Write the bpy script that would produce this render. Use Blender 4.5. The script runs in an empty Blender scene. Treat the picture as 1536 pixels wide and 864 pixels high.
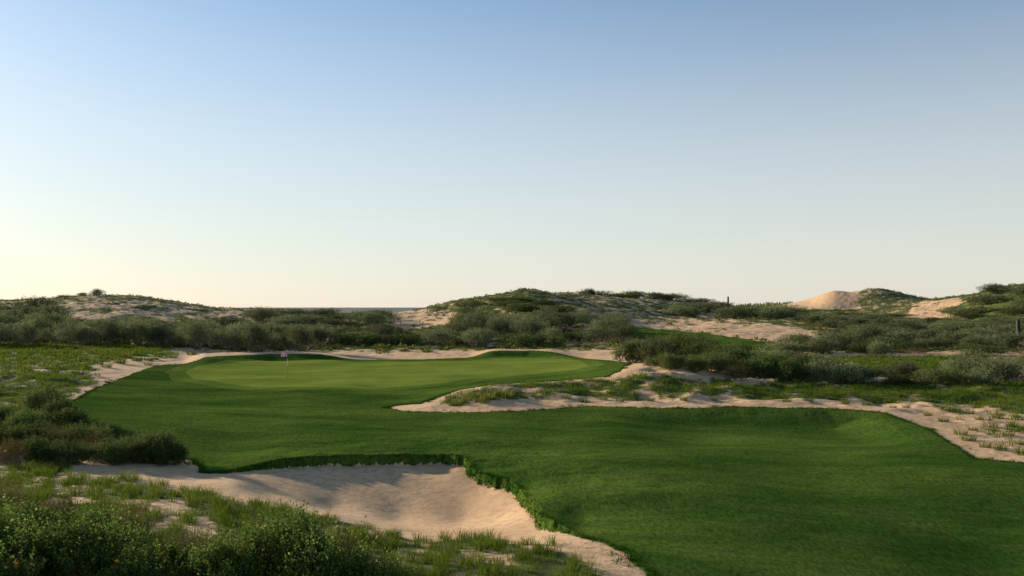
import bpy, math
import numpy as np
rng = np.random.default_rng(7)
F, CX, HY, ZC = 1330.0, 768.0, 461.0, 5.6       # focal length, centre and horizon of the photograph; eye height
SUN_EL, SUN_AZ = 12.8, -54.0                     # degrees; azimuth from +Y, negative = left
scene = bpy.context.scene
COL = scene.collection

# ------------------------------------------------------------------ numpy helpers
def smooth(a, b, x):
    t = np.clip((x - a) / (b - a), 0, 1)
    return t * t * (3 - 2 * t)

_perm = np.random.default_rng(3).permutation(4096)
_ang = np.random.default_rng(4).uniform(0, 2 * np.pi, 4096)
_gx, _gy = np.cos(_ang), np.sin(_ang)
def perlin(x, y):
    xi = np.floor(x).astype(np.int64); yi = np.floor(y).astype(np.int64)
    xf = x - xi; yf = y - yi
    u = xf * xf * xf * (xf * (xf * 6 - 15) + 10); v = yf * yf * yf * (yf * (yf * 6 - 15) + 10)
    def g(ix, iy, dx, dy):
        h = _perm[(_perm[ix & 4095] + iy) & 4095]
        return _gx[h] * dx + _gy[h] * dy
    a = g(xi, yi, xf, yf); b = g(xi + 1, yi, xf - 1, yf)
    c = g(xi, yi + 1, xf, yf - 1); d = g(xi + 1, yi + 1, xf - 1, yf - 1)
    return (a + u * (b - a)) + v * ((c + u * (d - c)) - (a + u * (b - a)))
def fbm(x, y, oct=4, off=0.0):
    s = 0; a = 1.0
    for i in range(oct):
        s = s + a * perlin(x + off + 17.3 * i, y - off + 9.1 * i); x = x * 2.03; y = y * 2.03; a *= 0.5
    return s

# ------------------------------------------------------------------ base relief: surveyed spot heights, smoothly interpolated
# (u, D, z) : bearing (as a pixel column of the photograph), distance ahead in metres, height
def Y(u, py, D): return (u, D, ZC - (py - HY) * D / F)
S = []
for u in (-700, -200, 300, 800, 1300, 1800, 2300):
    S += [(u, 1.0, 3.7), (u, 4, 3.3), (u, 8, 2.0)]
    S += [(u, 2600, -12), (u, 4000, -12)]
S += [(-700,12,1.3),(0,12,1.25),(500,12,1.0),(900,12,.7),(1300,12,.1),(2300,12,-.2),
 (-700,16,1.0),(0,16,.9),(300,16,.8),(600,16,.45),(800,16,.35),(960,16,.2),(1100,16,0),(1536,16,-.5),(2300,16,-.5),
 (-700,20,.9),(0,20,.75),(300,20,.6),(450,20,.4),(600,20,.12),(740,20,.15),(860,20.5,.1),(950,19,.1),(1100,20,-.12),(1300,20,-.6),(1536,20,-1.0),(2300,20,-.7),
 (-300,24,.65),(0,24,.6),(200,24,.5),(400,24.5,.2),(500,24.2,-.05),(600,24,-.40),(700,24,-.5),(800,24.2,-.48),(880,24,-.3),(1000,24,-.25),(1200,24,-.42),(1536,26,-.85),
 (0,28,.35),(120,28,.25),(230,29,.1),(300,30,-.1),(350,28,.05),(400,28,-.33),(500,28.5,-.85),(600,28.4,-1.12),(695,28.2,-1.12),(748,27.4,-.88),
 Y(800,781,25.5),Y(330,707,31),Y(400,704,31.8),Y(500,699,33),Y(600,700,33.2),Y(690,702,32.8),Y(760,737,29.6),
 (640,36.5,-.35),(500,37,-.33),(350,36,-.3),(760,33,-.36),(820,28,-.42),(900,28,-.32),
 (1000,31,-.1),(1200,30,-.35),(1350,28,-.5),
 Y(1100,613,48),Y(860,611,49),Y(1230,613,48),Y(1330,619,46.5),Y(1385,640,43),Y(1450,688,35),Y(1536,695,34),(1700,30,-.5),
 Y(1100,634,44.5),Y(1250,643,42.3),(1330,37,-.28),(1410,29,-.5),(1250,36,-.4),(1100,38,-.2),Y(1000,632,45),Y(860,625,46.5),(900,38,-.05),
 Y(700,640,42),Y(500,640,42),Y(300,640,42),Y(500,600,54),Y(300,600,54),Y(200,600,54),Y(600,598,55),Y(400,570,68),Y(600,570,68),Y(250,570,67),Y(750,560,75),
 Y(850,560,73),Y(400,545,88),Y(700,541,92),Y(600,541,92),(560,46,-.12),(400,46,-.1),
 Y(0,700,30),Y(0,640,40),Y(120,650,38),Y(200,650,38.5),Y(0,600,50),Y(80,600,50),Y(0,560,66),Y(100,560,66),Y(0,530,85),Y(150,530,86),Y(190,552,73),Y(250,530,92),
 Y(330,537,92),Y(400,532,100),Y(600,530,103),Y(730,526,106),
 Y(0,516,102),Y(200,513,112),(400,118,.6),(500,118,.8),(0,150,2.4),(-200,150,2.6),(100,150,1.5),(250,150,1.1),(400,150,1.1),(500,150,1.2),(480,178,2.6),
 (600,125,.9),Y(600,503,142),Y(640,495,155),Y(580,474,195),Y(640,465,205),Y(620,490,168),Y(680,468,200),Y(700,480,165),
 Y(650,461,206),Y(690,452,205),Y(740,446,206),Y(762,440,208),Y(790,434,210),Y(815,438,211),Y(835,445,214),Y(870,448,220),Y(870,470,175),Y(790,466,175),Y(700,466,185),Y(920,453,222),Y(930,477,180),Y(1000,470,215),
 Y(855,439,252),Y(890,443,255),Y(960,448,262),Y(1000,449,262),Y(1040,455,262),Y(1090,462,262),(800,330,3),(950,420,3),
 Y(820,525,110),Y(820,502,135),Y(930,503,128),
 Y(950,492,165),Y(1000,497,153),Y(1100,510,130),Y(1160,523,112),Y(1000,484,182),Y(1100,488,168),Y(1200,501,140),Y(1230,515,120),Y(1000,478,200),Y(1150,480,192),
 Y(960,543,64),Y(1000,550,61),Y(935,557,61),Y(1080,572,60),Y(880,568,61),Y(800,567,57),Y(740,573,55),Y(690,589,52),Y(645,606,50.5),Y(700,617,48.6),Y(800,611,49.2),
 Y(950,586,54),Y(1050,586,54),Y(1180,592,54),(905,80,.45),(880,90,.2),(720,63,-.05),(820,66,.05),
 Y(1000,545,70),Y(1100,563,66),Y(1200,578,62),Y(1350,583,60),Y(1500,583,60),(1000,90,.7),(1100,90,.2),
 Y(1300,602,53),Y(1450,607,52),Y(1536,622,47),Y(1400,544,90),Y(1250,544,90),Y(1536,544,90),(1300,120,.3),(1500,120,.8),(1300,180,1.7),(1500,180,1.9),Y(1230,479,210),Y(1400,484,210),Y(1100,472,235),
 Y(1160,470,330),Y(1250,467,325),Y(1300,467,325),Y(1220,463,368),Y(1192,465,395),Y(1215,456,425),Y(1232,443,435),Y(1254,434,440),Y(1277,439,444),Y(1303,432,444),Y(1325,432,444),Y(1350,438.5,440),Y(1375,448,430),Y(1280,465,392),Y(1340,467,370),(1300,540,5),
 Y(1380,452,335),Y(1420,447,325),Y(1445,444,318),Y(1463,443,305),Y(1485,434,292),Y(1536,427,282),(1700,285,13),(2300,285,12),Y(1360,472,285),Y(1400,483,240),Y(1440,481,240),Y(1500,468,235),Y(1536,480,220),Y(1450,460,275),
 Y(1100,459.5,900),Y(1185,455,900),Y(1150,458,900),(1000,900,5.5),(1536,900,6),(1100,600,3),(1400,600,4),(2300,600,4),(1200,1500,3),(900,900,-6),
 (-700,300,1),(0,320,1),(400,320,.5),(650,330,0),(-700,450,-5),(0,450,-6),(400,450,-6),(700,500,-6),(-700,900,-12),(0,900,-12),(400,900,-12),(700,900,-12),
 Y(165,443,200),Y(200,444,200),Y(100,447,196),Y(50,455,182),Y(-20,455,182),Y(-200,450,190),(-700,190,6),Y(240,448,200),Y(290,458,205),Y(322,463,206),Y(165,474,165),Y(250,478,170),Y(350,468,200),Y(400,466,215),Y(450,466,222),Y(500,469,232),Y(540,472,232),Y(600,472,232),
 (-300,60,1.0),(-700,60,1.5),(-700,120,2.5),(2300,60,0),(2000,120,.8),(1800,90,.2),(-400,36,.4),(1900,38,-.3)]
S = np.array(S, float)
def _sc(u, D): return np.stack([np.asarray(u) / 100.0, np.log(D) * 6.0], -1)
P = _sc(S[:, 0], S[:, 1]); n = len(P)
Kf = lambda A, B: np.sqrt(((A[:, None, :] - B[None]) ** 2).sum(-1) + 0.01)
M = np.zeros((n + 3, n + 3)); M[:n, :n] = Kf(P, P) - 0.02 * np.eye(n)
M[:n, n] = 1; M[:n, n + 1:] = P; M[n, :n] = 1; M[n + 1:, :n] = P.T
W = np.linalg.solve(M, np.concatenate([S[:, 2], np.zeros(3)]))
GU0, GU1, DU = -760.0, 2360.0, 10.0
GV0, GV1, DV = math.log(0.9), math.log(4500.0), 0.02
gu = np.arange(GU0, GU1, DU); gv = np.arange(GV0, GV1, DV)
UU, VV = np.meshgrid(gu, gv)
Q = np.stack([UU.ravel() / 100, VV.ravel() * 6], -1)
G = np.concatenate([Kf(q, P) @ W[:n] + W[n] + q @ W[n + 1:] for q in np.array_split(Q, 60)]).reshape(UU.shape)
def _blur(A):
    k = (1, 4, 6, 4, 1); B = np.pad(A, 2, mode='edge'); B = sum(w_ * B[i:i + A.shape[0]] for i, w_ in enumerate(k)) / 16; return sum(w_ * B[:, i:i + A.shape[1]] for i, w_ in enumerate(k)) / 16
_G = G
for _ in range(7): _G = _blur(_G)
_wb = (smooth(200, 290, UU) * smooth(950, 860, UU) * smooth(math.log(21), math.log(23), VV) * smooth(math.log(38), math.log(35), VV))
_wb = np.maximum(_wb, 1.0 * smooth(math.log(110), math.log(140), VV))
G = _G * (1 - _wb) + G * _wb
def base(u, D):
    a = np.clip((np.asarray(u, float) - GU0) / DU, 1.001, len(gu) - 3.001); b = np.clip((np.log(D) - GV0) / DV, 1.001, len(gv) - 3.001)
    i = a.astype(int); j = b.astype(int); s = a - i; t = b - j
    def w(s): return ((1 - s) ** 3 / 6, (3 * s ** 3 - 6 * s ** 2 + 4) / 6, (-3 * s ** 3 + 3 * s ** 2 + 3 * s + 1) / 6, s ** 3 / 6)
    ws, wt = w(s), w(t); r = 0
    for q in range(4):
        for p in range(4): r = r + wt[q] * ws[p] * G[j + q - 1, i + p - 1]
    return r
def uD(x, y):
    r = np.hypot(x, y); th = np.clip(np.arctan2(x, y), -math.radians(49), math.radians(49))
    D = np.maximum(r * np.cos(th), 1.0)
    return CX + F * np.tan(th), D
def Hbase(x, y):
    u, D = uD(x, y); return base(u, D)

def ray(px, py, Dmax=900.0):
    """where the sight line of a photograph pixel meets the relief (world x, y)"""
    D = np.exp(np.linspace(math.log(9), math.log(Dmax), 1500))
    h = base(np.full_like(D, px), D); line = ZC - (py - HY) * D / F
    k = np.nonzero(h >= line)[0]
    d = D[k[0]] if len(k) else Dmax
    return ((px - CX) / F * d, d)
def poly(pts, step=14):
    out = []
    for (a, b), (c, d) in zip(pts, pts[1:] + pts[:1]):
        m = max(1, int(math.hypot(c - a, d - b) / step))
        for k in range(m): out.append(ray(a + (c - a) * k / m, b + (d - b) * k / m))
    return np.array(out)
def sdist(x, y, pl, pad=8.0):
    """signed distance to a closed polygon, + inside, clipped to -pad"""
    x = np.asarray(x, float); y = np.asarray(y, float); out = np.full(x.shape, -float(pad))
    m = (x > pl[:, 0].min() - pad) & (x < pl[:, 0].max() + pad) & (y > pl[:, 1].min() - pad) & (y < pl[:, 1].max() + pad)
    X = x[m]; Yy = y[m]
    if not len(X): return out
    d2 = np.full(X.shape, 1e9); ins = np.zeros(X.shape, bool)
    for (ax, ay), (bx, by) in zip(pl, np.roll(pl, -1, 0)):
        ex, ey = bx - ax, by - ay; L = ex * ex + ey * ey + 1e-12
        wx, wy = X - ax, Yy - ay
        t = np.clip((wx * ex + wy * ey) / L, 0, 1)
        d2 = np.minimum(d2, (wx - t * ex) ** 2 + (wy - t * ey) ** 2)
        c = (ay > Yy) != (by > Yy)
        if c.any(): ins ^= c & (X < (bx - ax) * (Yy - ay) / (by - ay + 1e-12) + ax)
    d = np.sqrt(d2); out[m] = np.where(ins, d, -d)
    return out
def pdist(x, y, pl):
    d2 = np.full(np.shape(x), 1e9)
    for (ax, ay), (bx, by) in zip(pl[:-1], pl[1:]):
        ex, ey = bx - ax, by - ay; L = ex * ex + ey * ey + 1e-12
        t = np.clip(((x - ax) * ex + (y - ay) * ey) / L, 0, 1)
        d2 = np.minimum(d2, (x - ax - t * ex) ** 2 + (y - ay - t * ey) ** 2)
    return np.sqrt(d2)

LIP = [(300,709),(335,711),(380,706),(440,702),(500,700),(560,699),(640,698),(668,697),(690,700),(697,704),(705,718),(722,729),(755,735),(775,748),(788,763),(800,780),(810,796)]
FAIR = poly([(232,549),(300,545),(345,541),(400,538),(480,538.5),(560,540),(640,539),(700,536.5),(735,533),(800,532.5),(850,536),(900,540),(915,541),(947,545),(932,556),(912,565),(870,569),
    (800,574),(740,577),(690,585),(650,598),(632,606),(600,608),(575,612),(592,615),(620,618),(700,619.5),(760,618),(830,613.5),(880,610),(930,611),(1000,613),(1050,612),(1100,610),(1160,612),
    (1230,613),(1290,616),(1330,620),(1355,631),(1385,640),(1410,655),(1440,672),(1462,689),(1500,692),(1536,696),(1640,712),(1800,745),(2050,800),(2100,1100),(1500,1250),(1000,1100),(990,900),(970,858),(950,845),
    (938,829),(900,814),(850,801)] + LIP[::-1] + [(296,700),(288,690),(262,690),(225,688),(185,662),(130,640),(97,608),(140,584),(200,560)])
GREEN = poly([(278,560),(296,551),(345,546),(420,543.5),(520,543),(640,543.5),(700,542),(760,539.5),(830,540),(872,543),(884,549),(868,556),(800,564),(720,571),(640,580),(560,585),(470,586),(390,583),(330,577),(290,570)])
FAIR2 = poly([(946,492),(990,494),(1030,499),(1080,503),(1130,511),(1172,521),(1160,526),(1100,527),(1040,520),(990,512),(945,508)], 9)
FAIR3 = poly([(1145,470.5),(1165,466),(1200,464.5),(1260,464.5),(1292,463.5),(1290,467),(1230,469),(1180,471)], 9)
LIPW = np.array([ray(a, b) for a, b in LIP])
BUNK = poly([(296,700),(270,690),(225,700),(160,708),(215,722),(300,738),(400,752),(480,772),(580,797),(700,806),(790,803)] + LIP[::-1])
SAND = [ (poly([(570,472),(640,464),(690,470),(700,480),(650,490),(600,491)], 10), .12),
         (poly([(943,481),(1000,478),(1150,486),(1225,498),(1232,518),(1185,520),(1120,507),(1050,499),(990,492),(944,490)], 10), .15),
         (poly([(40,462),(120,452),(240,452),(300,462),(280,478),(120,478)], 10), .42),
         (poly([(830,450),(900,455),(960,462),(1000,474),(930,480),(860,474)], 10), .50),
         (poly([(300,468),(390,470),(400,478),(300,480)], 10), .35),
         (poly([(1195,464),(1230,449),(1252,439),(1290,438),(1250,452),(1290,463)], 10), .05),
         (poly([(1360,470),(1380,455),(1440,447),(1450,452),(1410,468),(1450,476),(1430,486),(1360,478)], 10), .15),
         (poly([(1510,480),(1600,478),(1600,500),(1515,492)], 10), .1),
         (poly([(1000,478),(1130,489),(1150,483),(1030,474)], 10), .5) ]
ROUGH = [ (poly([(-400,522),(0,517),(200,515),(262,524),(215,536),(150,545),(140,560),(150,572),(95,600),(40,640),(0,650),(-400,650)], 20), .85),
          (poly([(140,525),(230,519),(275,530),(240,541),(180,540)], 12), .6),
          (poly([(-400,700),(0,697),(110,702),(170,714),(260,728),(330,745),(460,768),(600,800),(700,806),(800,812),(880,835),(940,872),(960,1000),(-400,1000)], 25), .76),
          (poly([(645,607),(690,588),(760,577),(900,570),(980,562),(1090,572),(1150,580),(1130,588),(1000,600),(870,592),(760,600),(700,610)], 12), .74),
          (poly([(1080,578),(1200,574),(1330,574),(1800,572),(1800,645),(1536,625),(1480,612),(1380,603),(1250,600),(1100,598)], 14), .92),
          (poly([(1390,603),(1480,610),(1700,640),(1700,690),(1536,675),(1450,650)], 14), .38),
          (poly([(1180,535),(1440,535),(1440,562),(1180,562)], 14), .93),
          (poly([(560,485),(620,492),(700,486),(780,495),(720,512),(600,512)], 12), .9),
          (poly([(900,575),(1050,575),(1080,590),(920,590)], 12), .55) ]
_ls = np.array([0.0] + list(np.cumsum(np.hypot(*np.diff(LIPW, axis=0).T))))
def edge_noise(x, y): return 0.15 * fbm(x * .9, y * .9, 2, 5) + 0.09 * fbm(x * 4.5, y * 4.5, 3, 9)
def fields(x, y):
    """sd to fairway (ragged), lip height, green, bunker"""
    sf = sdist(x, y, FAIR, 12); sf = np.where(np.abs(sf) < 1.5, sf + edge_noise(x, y), sf)
    sg = sdist(x, y, GREEN, 6)
    return sf, sg
def relief(x, y, sf, sg):
    h = Hbase(x, y)
    u, D = uD(x, y)
    # turf lip round the bunker
    near = (np.abs(x) < 18) & (y > 20) & (y < 50)
    lip = np.zeros_like(h)
    if near.any():
        d = pdist(x[near], y[near], LIPW)
        un = u[near]
        f = np.exp(-(d / 5.5) ** 4) * smooth(300, 470, un) * (1 - smooth(800, 880, un) * smooth(27, 24.5, y[near]))
        lip[near] = (0.34 + 0.05 * fbm(x[near] * .9, y[near] * .9, 2)) * f
        wd = 0.13 + 0.05 * perlin(x[near] * 3.1, y[near] * 3.1)
        lip[near] *= smooth(0.0, 1.0, (sf[near] - .0) / np.maximum(wd, .08))
    h = h + lip
    h = h + 0.10 * smooth(-4.5, 1.5, sg)
    h = h - .52 * smooth(0, 3.6, sf) * smooth(36, 42, y) * smooth(60, 52, y) * smooth(900, 1080, u) * (D > 20)
    soft = smooth(0.3, -3.0, sf)                       # 1 away from the mown turf
    calm = np.ones_like(h); nb = (y > 20) & (y < 36) & (np.abs(x) < 20)
    if nb.any(): calm[nb] = 1 - .85 * smooth(-.5, 1.2, sdist(x[nb], y[nb], BUNK, 3))
    # low turf banks along the back of the green
    h = h + .50 * smooth(3.4, .2, sf) * smooth(-8, -2.5, sf) * smooth(78, 84, y) * smooth(112, 102, y) * (smooth(270, 310, u) * smooth(540, 470, u) + smooth(700, 745, u) * smooth(880, 820, u))
    h = h + soft * calm * (0.07 * fbm(x * .55, y * .55, 3, 1) + smooth(70, 180, D) * (0.55 - .3 * smooth(300, 400, D)) * fbm(x * .07, y * .07, 4, 2)
                    + smooth(120, 220, D) * smooth(420, 300, D) * .35 * fbm(x * .25, y * .25, 3, 7))
    h = h + smooth(30, 60, D) * soft * (0.10 + .32 * smooth(44, 50, y) * smooth(72, 64, y)) * fbm(x * .3, y * .3, 3, 3)
    h = h + (1 - soft) * (0.24 * fbm(x * .10, y * .13, 2, 11) + 0.025 * fbm(x * .45, y * .45, 2, 12)) * smooth(.3, 4, sf)
    return h
def H(x, y):
    x = np.atleast_1d(np.asarray(x, float)); y = np.atleast_1d(np.asarray(y, float))
    sf, sg = fields(x, y)
    return relief(x, y, sf, sg)
def density(x, y, sf, all_fair=True):
    """how much wild ground cover grows here, 0..1"""
    u, D = uD(x, y)
    d = smooth(98, 112, D) * .66
    d = np.where((D > 158) & (u < 360), .62, d)
    d = np.where((D > 160) & (u > 640) & (u < 1120), .84 - .32 * smooth(780, 840, u), d); d = np.where((D > 225) & (u > 1400), .88, d)
    d = np.where((D > 372) & (D < 700) & (u > 1180) & (u < 1400), .15 + .5 * smooth(1262, 1300, u), d)
    for pl, v in ROUGH:
        s = smooth(-.8, .8, sdist(x, y, pl, 3)); d = np.maximum(d, s * v)
    for pl, v in SAND:
        s = smooth(-2, 2, sdist(x, y, pl, 3)); d = d * (1 - s) + v * s
    d = d * smooth(.1, -.6, sf)
    for pl in (FAIR2, FAIR3):
        d = d * smooth(1.0, -.5, sdist(x, y, pl, 4))
    return d
def patch(x, y):
    u, D = uD(x, y)
    k = np.where(D < 110, 1.0, .45)
    n1 = fbm(x * .55 * k, y * .42 * k, 3, 21); n2 = fbm(x * 1.9 * k, y * 1.5 * k, 2, 22)
    return .5 + .62 * n1 + .28 * n2

# ------------------------------------------------------------------ blender helpers
def mesh_np(name, V, faces, mat, attrs=None, smooth_shade=False, sizes=None, mats=None):
    me = bpy.data.meshes.new(name)
    V = np.asarray(V, np.float32)
    me.vertices.add(len(V)); me.vertices.foreach_set('co', V.ravel())
    if sizes is None:
        faces = np.asarray(faces, np.int32); k = faces.shape[1]; nf = len(faces); fl = faces.ravel()
        starts = np.arange(nf, dtype=np.int32) * k
    else:
        fl = np.asarray(faces, np.int32); nf = len(sizes); starts = np.concatenate([[0], np.cumsum(sizes)[:-1]]).astype(np.int32)
    me.loops.add(len(fl)); me.loops.foreach_set('vertex_index', fl)
    me.polygons.add(nf); me.polygons.foreach_set('loop_start', starts)
    if smooth_shade: me.polygons.foreach_set('use_smooth', np.ones(nf, bool))
    for m in (mat if isinstance(mat, (list, tuple)) else [mat]): me.materials.append(m)
    if mats is not None: me.polygons.foreach_set('material_index', np.asarray(mats, np.int32))
    for k_, v in (attrs or {}).items():
        a = me.attributes.new(k_, 'FLOAT', 'POINT'); a.data.foreach_set('value', np.asarray(v, np.float32))
    me.update(calc_edges=True)
    return me
def link(name, me, parent=None):
    o = bpy.data.objects.new(name, me); COL.objects.link(o)
    if parent: o.parent = parent
    return o
def tag(o, label=None, cat=None, group=None, kind=None):
    if label: o['label'] = label
    if cat: o['category'] = cat
    if group: o['group'] = group
    if kind: o['kind'] = kind
    return o

# ------------------------------------------------------------------ materials
def nmat(name):
    m = bpy.data.materials.new(name); m.use_nodes = True
    nt = m.node_tree; nt.nodes.clear()
    return m, nt, nt.nodes, nt.links
def mk(ns, t, **kw):
    n_ = ns.new(t)
    for k, v in kw.items():
        if k.startswith('i_'): n_.inputs[k[2:].replace('_', ' ')].default_value = v
        else: setattr(n_, k, v)
    return n_
def mix(ns, ln, fac, a, b, blend='MIX'):
    m = ns.new('ShaderNodeMix'); m.data_type = 'RGBA'; m.blend_type = blend; m.clamp_factor = True
    for sock, v in ((m.inputs[0], fac), (m.inputs[6], a), (m.inputs[7], b)):
        if hasattr(v, 'is_output'): ln.new(v, sock)
        elif isinstance(v, (int, float)): sock.default_value = v
        else: sock.default_value = (*v, 1)
    return m.outputs[2]
def noise(ns, ln, vec, scale, detail=3, rough=.55, out='Fac'):
    n_ = ns.new('ShaderNodeTexNoise'); n_.inputs['Scale'].default_value = scale; n_.inputs['Detail'].default_value = detail; n_.inputs['Roughness'].default_value = rough
    ln.new(vec, n_.inputs['Vector']); return n_.outputs[out]
def rampv(ns, ln, v, a, b):
    r = ns.new('ShaderNodeMapRange'); r.inputs[1].default_value = a; r.inputs[2].default_value = b; r.interpolation_type = 'SMOOTHSTEP'; ln.new(v, r.inputs[0]); return r.outputs[0]
def mapping(ns, ln, vec, sc, rot=0):
    m = ns.new('ShaderNodeMapping'); m.inputs['Scale'].default_value = sc; m.inputs['Rotation'].default_value = (0, 0, rot); ln.new(vec, m.inputs[0]); return m.outputs[0]

def ground_mat(name, ripple=0.0):
    m, nt, ns, ln = nmat(name)
    geo = mk(ns, 'ShaderNodeNewGeometry'); pos = geo.outputs['Position']
    n1 = noise(ns, ln, pos, .35, 4); n2 = noise(ns, ln, pos, 3.0, 5, .65); n3 = noise(ns, ln, pos, 14, 4, .7)
    c = mix(ns, ln, rampv(ns, ln, n1, .35, .65), (.54, .355, .195), (.64, .435, .245))
    c = mix(ns, ln, rampv(ns, ln, n2, .40, .72), c, (.43, .27, .155))
    c = mix(ns, ln, rampv(ns, ln, n3, .55, .8), c, (.34, .21, .12))
    at = mk(ns, 'ShaderNodeAttribute', attribute_name='cover')
    g = mix(ns, ln, rampv(ns, ln, noise(ns, ln, pos, 1.6, 4), .3, .7), (.058, .085, .014), (.115, .130, .028))
    g = mix(ns, ln, rampv(ns, ln, noise(ns, ln, pos, 7, 4, .7), .45, .75), g, (.04, .055, .014))
    add = mk(ns, 'ShaderNodeMath', operation='ADD'); ln.new(at.outputs['Fac'], add.inputs[0])
    sub = mk(ns, 'ShaderNodeMath', operation='MULTIPLY_ADD'); sub.inputs[1].default_value = .9; sub.inputs[2].default_value = -.45
    ln.new(noise(ns, ln, pos, 4.0, 4, .7), sub.inputs[0]); ln.new(sub.outputs[0], add.inputs[1])
    c = mix(ns, ln, rampv(ns, ln, add.outputs[0], .50, .82), c, g)
    b = mk(ns, 'ShaderNodeBsdfPrincipled'); ln.new(c, b.inputs['Base Color']); b.inputs['Roughness'].default_value = .95
    b.inputs['Specular IOR Level'].default_value = .1
    # wind ripples and foot marks
    bm = mk(ns, 'ShaderNodeBump'); bm.inputs['Strength'].default_value = .32 if ripple else .65; bm.inputs['Distance'].default_value = .05 if ripple else .08
    if ripple:
        wv = mk(ns, 'ShaderNodeTexWave', wave_type='BANDS', bands_direction='Y'); wv.inputs['Scale'].default_value = 1.15; wv.inputs['Distortion'].default_value = 9.0
        wv.inputs['Detail'].default_value = 3; wv.inputs['Detail Scale'].default_value = .35
        ln.new(mapping(ns, ln, pos, (.55, 1.6, 1), .25), wv.inputs[0])
        ad = mk(ns, 'ShaderNodeMath', operation='MULTIPLY_ADD'); ad.inputs[1].default_value = ripple
        ln.new(wv.outputs['Fac'], ad.inputs[0]); ln.new(n2, ad.inputs[2]); hgt = ad.outputs[0]
    else: hgt = n2
    ln.new(hgt, bm.inputs['Height'])
    b2 = mk(ns, 'ShaderNodeBump'); b2.inputs['Strength'].default_value = .5; b2.inputs['Distance'].default_value = .012
    ln.new(n3, b2.inputs['Height']); ln.new(bm.outputs[0], b2.inputs['Normal']); ln.new(b2.outputs[0], b.inputs['Normal'])
    o = mk(ns, 'ShaderNodeOutputMaterial'); ln.new(b.outputs[0], o.inputs[0])
    return m

def turf_mat(name, c1, c2, c3, bump=.5, grain=1.0):
    m, nt, ns, ln = nmat(name)
    geo = mk(ns, 'ShaderNodeNewGeometry'); pos = geo.outputs['Position']
    big = noise(ns, ln, mapping(ns, ln, pos, (.10, .28, .2)), 1.0, 4, .6)
    mid = noise(ns, ln, mapping(ns, ln, pos, (.5, 1.5, 1)), 1.0, 5, .65)
    fine = noise(ns, ln, mapping(ns, ln, pos, (9, 3.6, 6)), 1.0, 6, .8)
    c = mix(ns, ln, rampv(ns, ln, big, .34, .66), c1, c2)
    c = mix(ns, ln, rampv(ns, ln, mid, .40, .75), c, c3)
    f = mk(ns, 'ShaderNodeMapRange'); f.inputs[1].default_value = .3; f.inputs[2].default_value = .7; f.inputs[3].default_value = 1 - .6 * grain; f.inputs[4].default_value = 1 + .6 * grain
    ln.new(fine, f.inputs[0])
    vm = mk(ns, 'ShaderNodeVectorMath', operation='SCALE'); ln.new(c, vm.inputs[0]); ln.new(f.outputs[0], vm.inputs['Scale'])
    b = mk(ns, 'ShaderNodeBsdfPrincipled'); ln.new(vm.outputs[0], b.inputs['Base Color']); b.inputs['Roughness'].default_value = .95
    b.inputs['Specular IOR Level'].default_value = 0.0
    bm = mk(ns, 'ShaderNodeBump'); bm.inputs['Strength'].default_value = bump; bm.inputs['Distance'].default_value = .04
    ln.new(fine, bm.inputs['Height'])
    b2 = mk(ns, 'ShaderNodeBump'); b2.inputs['Strength'].default_value = bump * .6; b2.inputs['Distance'].default_value = .12
    ln.new(mid, b2.inputs['Height']); ln.new(bm.outputs[0], b2.inputs['Normal']); ln.new(b2.outputs[0], b.inputs['Normal'])
    o = mk(ns, 'ShaderNodeOutputMaterial'); ln.new(b.outputs[0], o.inputs[0])
    return m

def leaf_mat(name, dark, mid_, light, transl=.35, attr='tint', objvar=.0, warm=(.15, .125, .045)):
    m, nt, ns, ln = nmat(name)
    at = mk(ns, 'ShaderNodeAttribute', attribute_name=attr)
    r = mk(ns, 'ShaderNodeValToRGB'); r.color_ramp.elements[0].color = (*dark, 1); r.color_ramp.elements[1].color = (*light, 1)
    e = r.color_ramp.elements.new(.5); e.color = (*mid_, 1)
    ln.new(at.outputs['Fac'], r.inputs[0]); c = r.outputs[0]
    if objvar:
        oi = mk(ns, 'ShaderNodeObjectInfo')
        f = mk(ns, 'ShaderNodeMapRange'); f.inputs[1].default_value = .55; f.inputs[2].default_value = 1; f.inputs[3].default_value = 0; f.inputs[4].default_value = objvar
        ln.new(oi.outputs['Random'], f.inputs[0]); c = mix(ns, ln, f.outputs[0], c, warm)
        h = mk(ns, 'ShaderNodeMath', operation='MULTIPLY_ADD'); h.inputs[1].default_value = .60; h.inputs[2].default_value = .60
        fr = mk(ns, 'ShaderNodeMath', operation='FRACT'); mu = mk(ns, 'ShaderNodeMath', operation='MULTIPLY'); mu.inputs[1].default_value = 7.31
        ln.new(oi.outputs['Random'], mu.inputs[0]); ln.new(mu.outputs[0], fr.inputs[0]); ln.new(fr.outputs[0], h.inputs[0])
        vm = mk(ns, 'ShaderNodeVectorMath', operation='SCALE'); ln.new(c, vm.inputs[0]); ln.new(h.outputs[0], vm.inputs['Scale']); c = vm.outputs[0]
    d = mk(ns, 'ShaderNodeBsdfDiffuse'); t = mk(ns, 'ShaderNodeBsdfTranslucent'); mx = mk(ns, 'ShaderNodeMixShader'); mx.inputs[0].default_value = transl
    ln.new(c, d.inputs[0]); ln.new(c, t.inputs[0]); ln.new(d.outputs[0], mx.inputs[1]); ln.new(t.outputs[0], mx.inputs[2])
    o = mk(ns, 'ShaderNodeOutputMaterial'); ln.new(mx.outputs[0], o.inputs[0])
    return m
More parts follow.
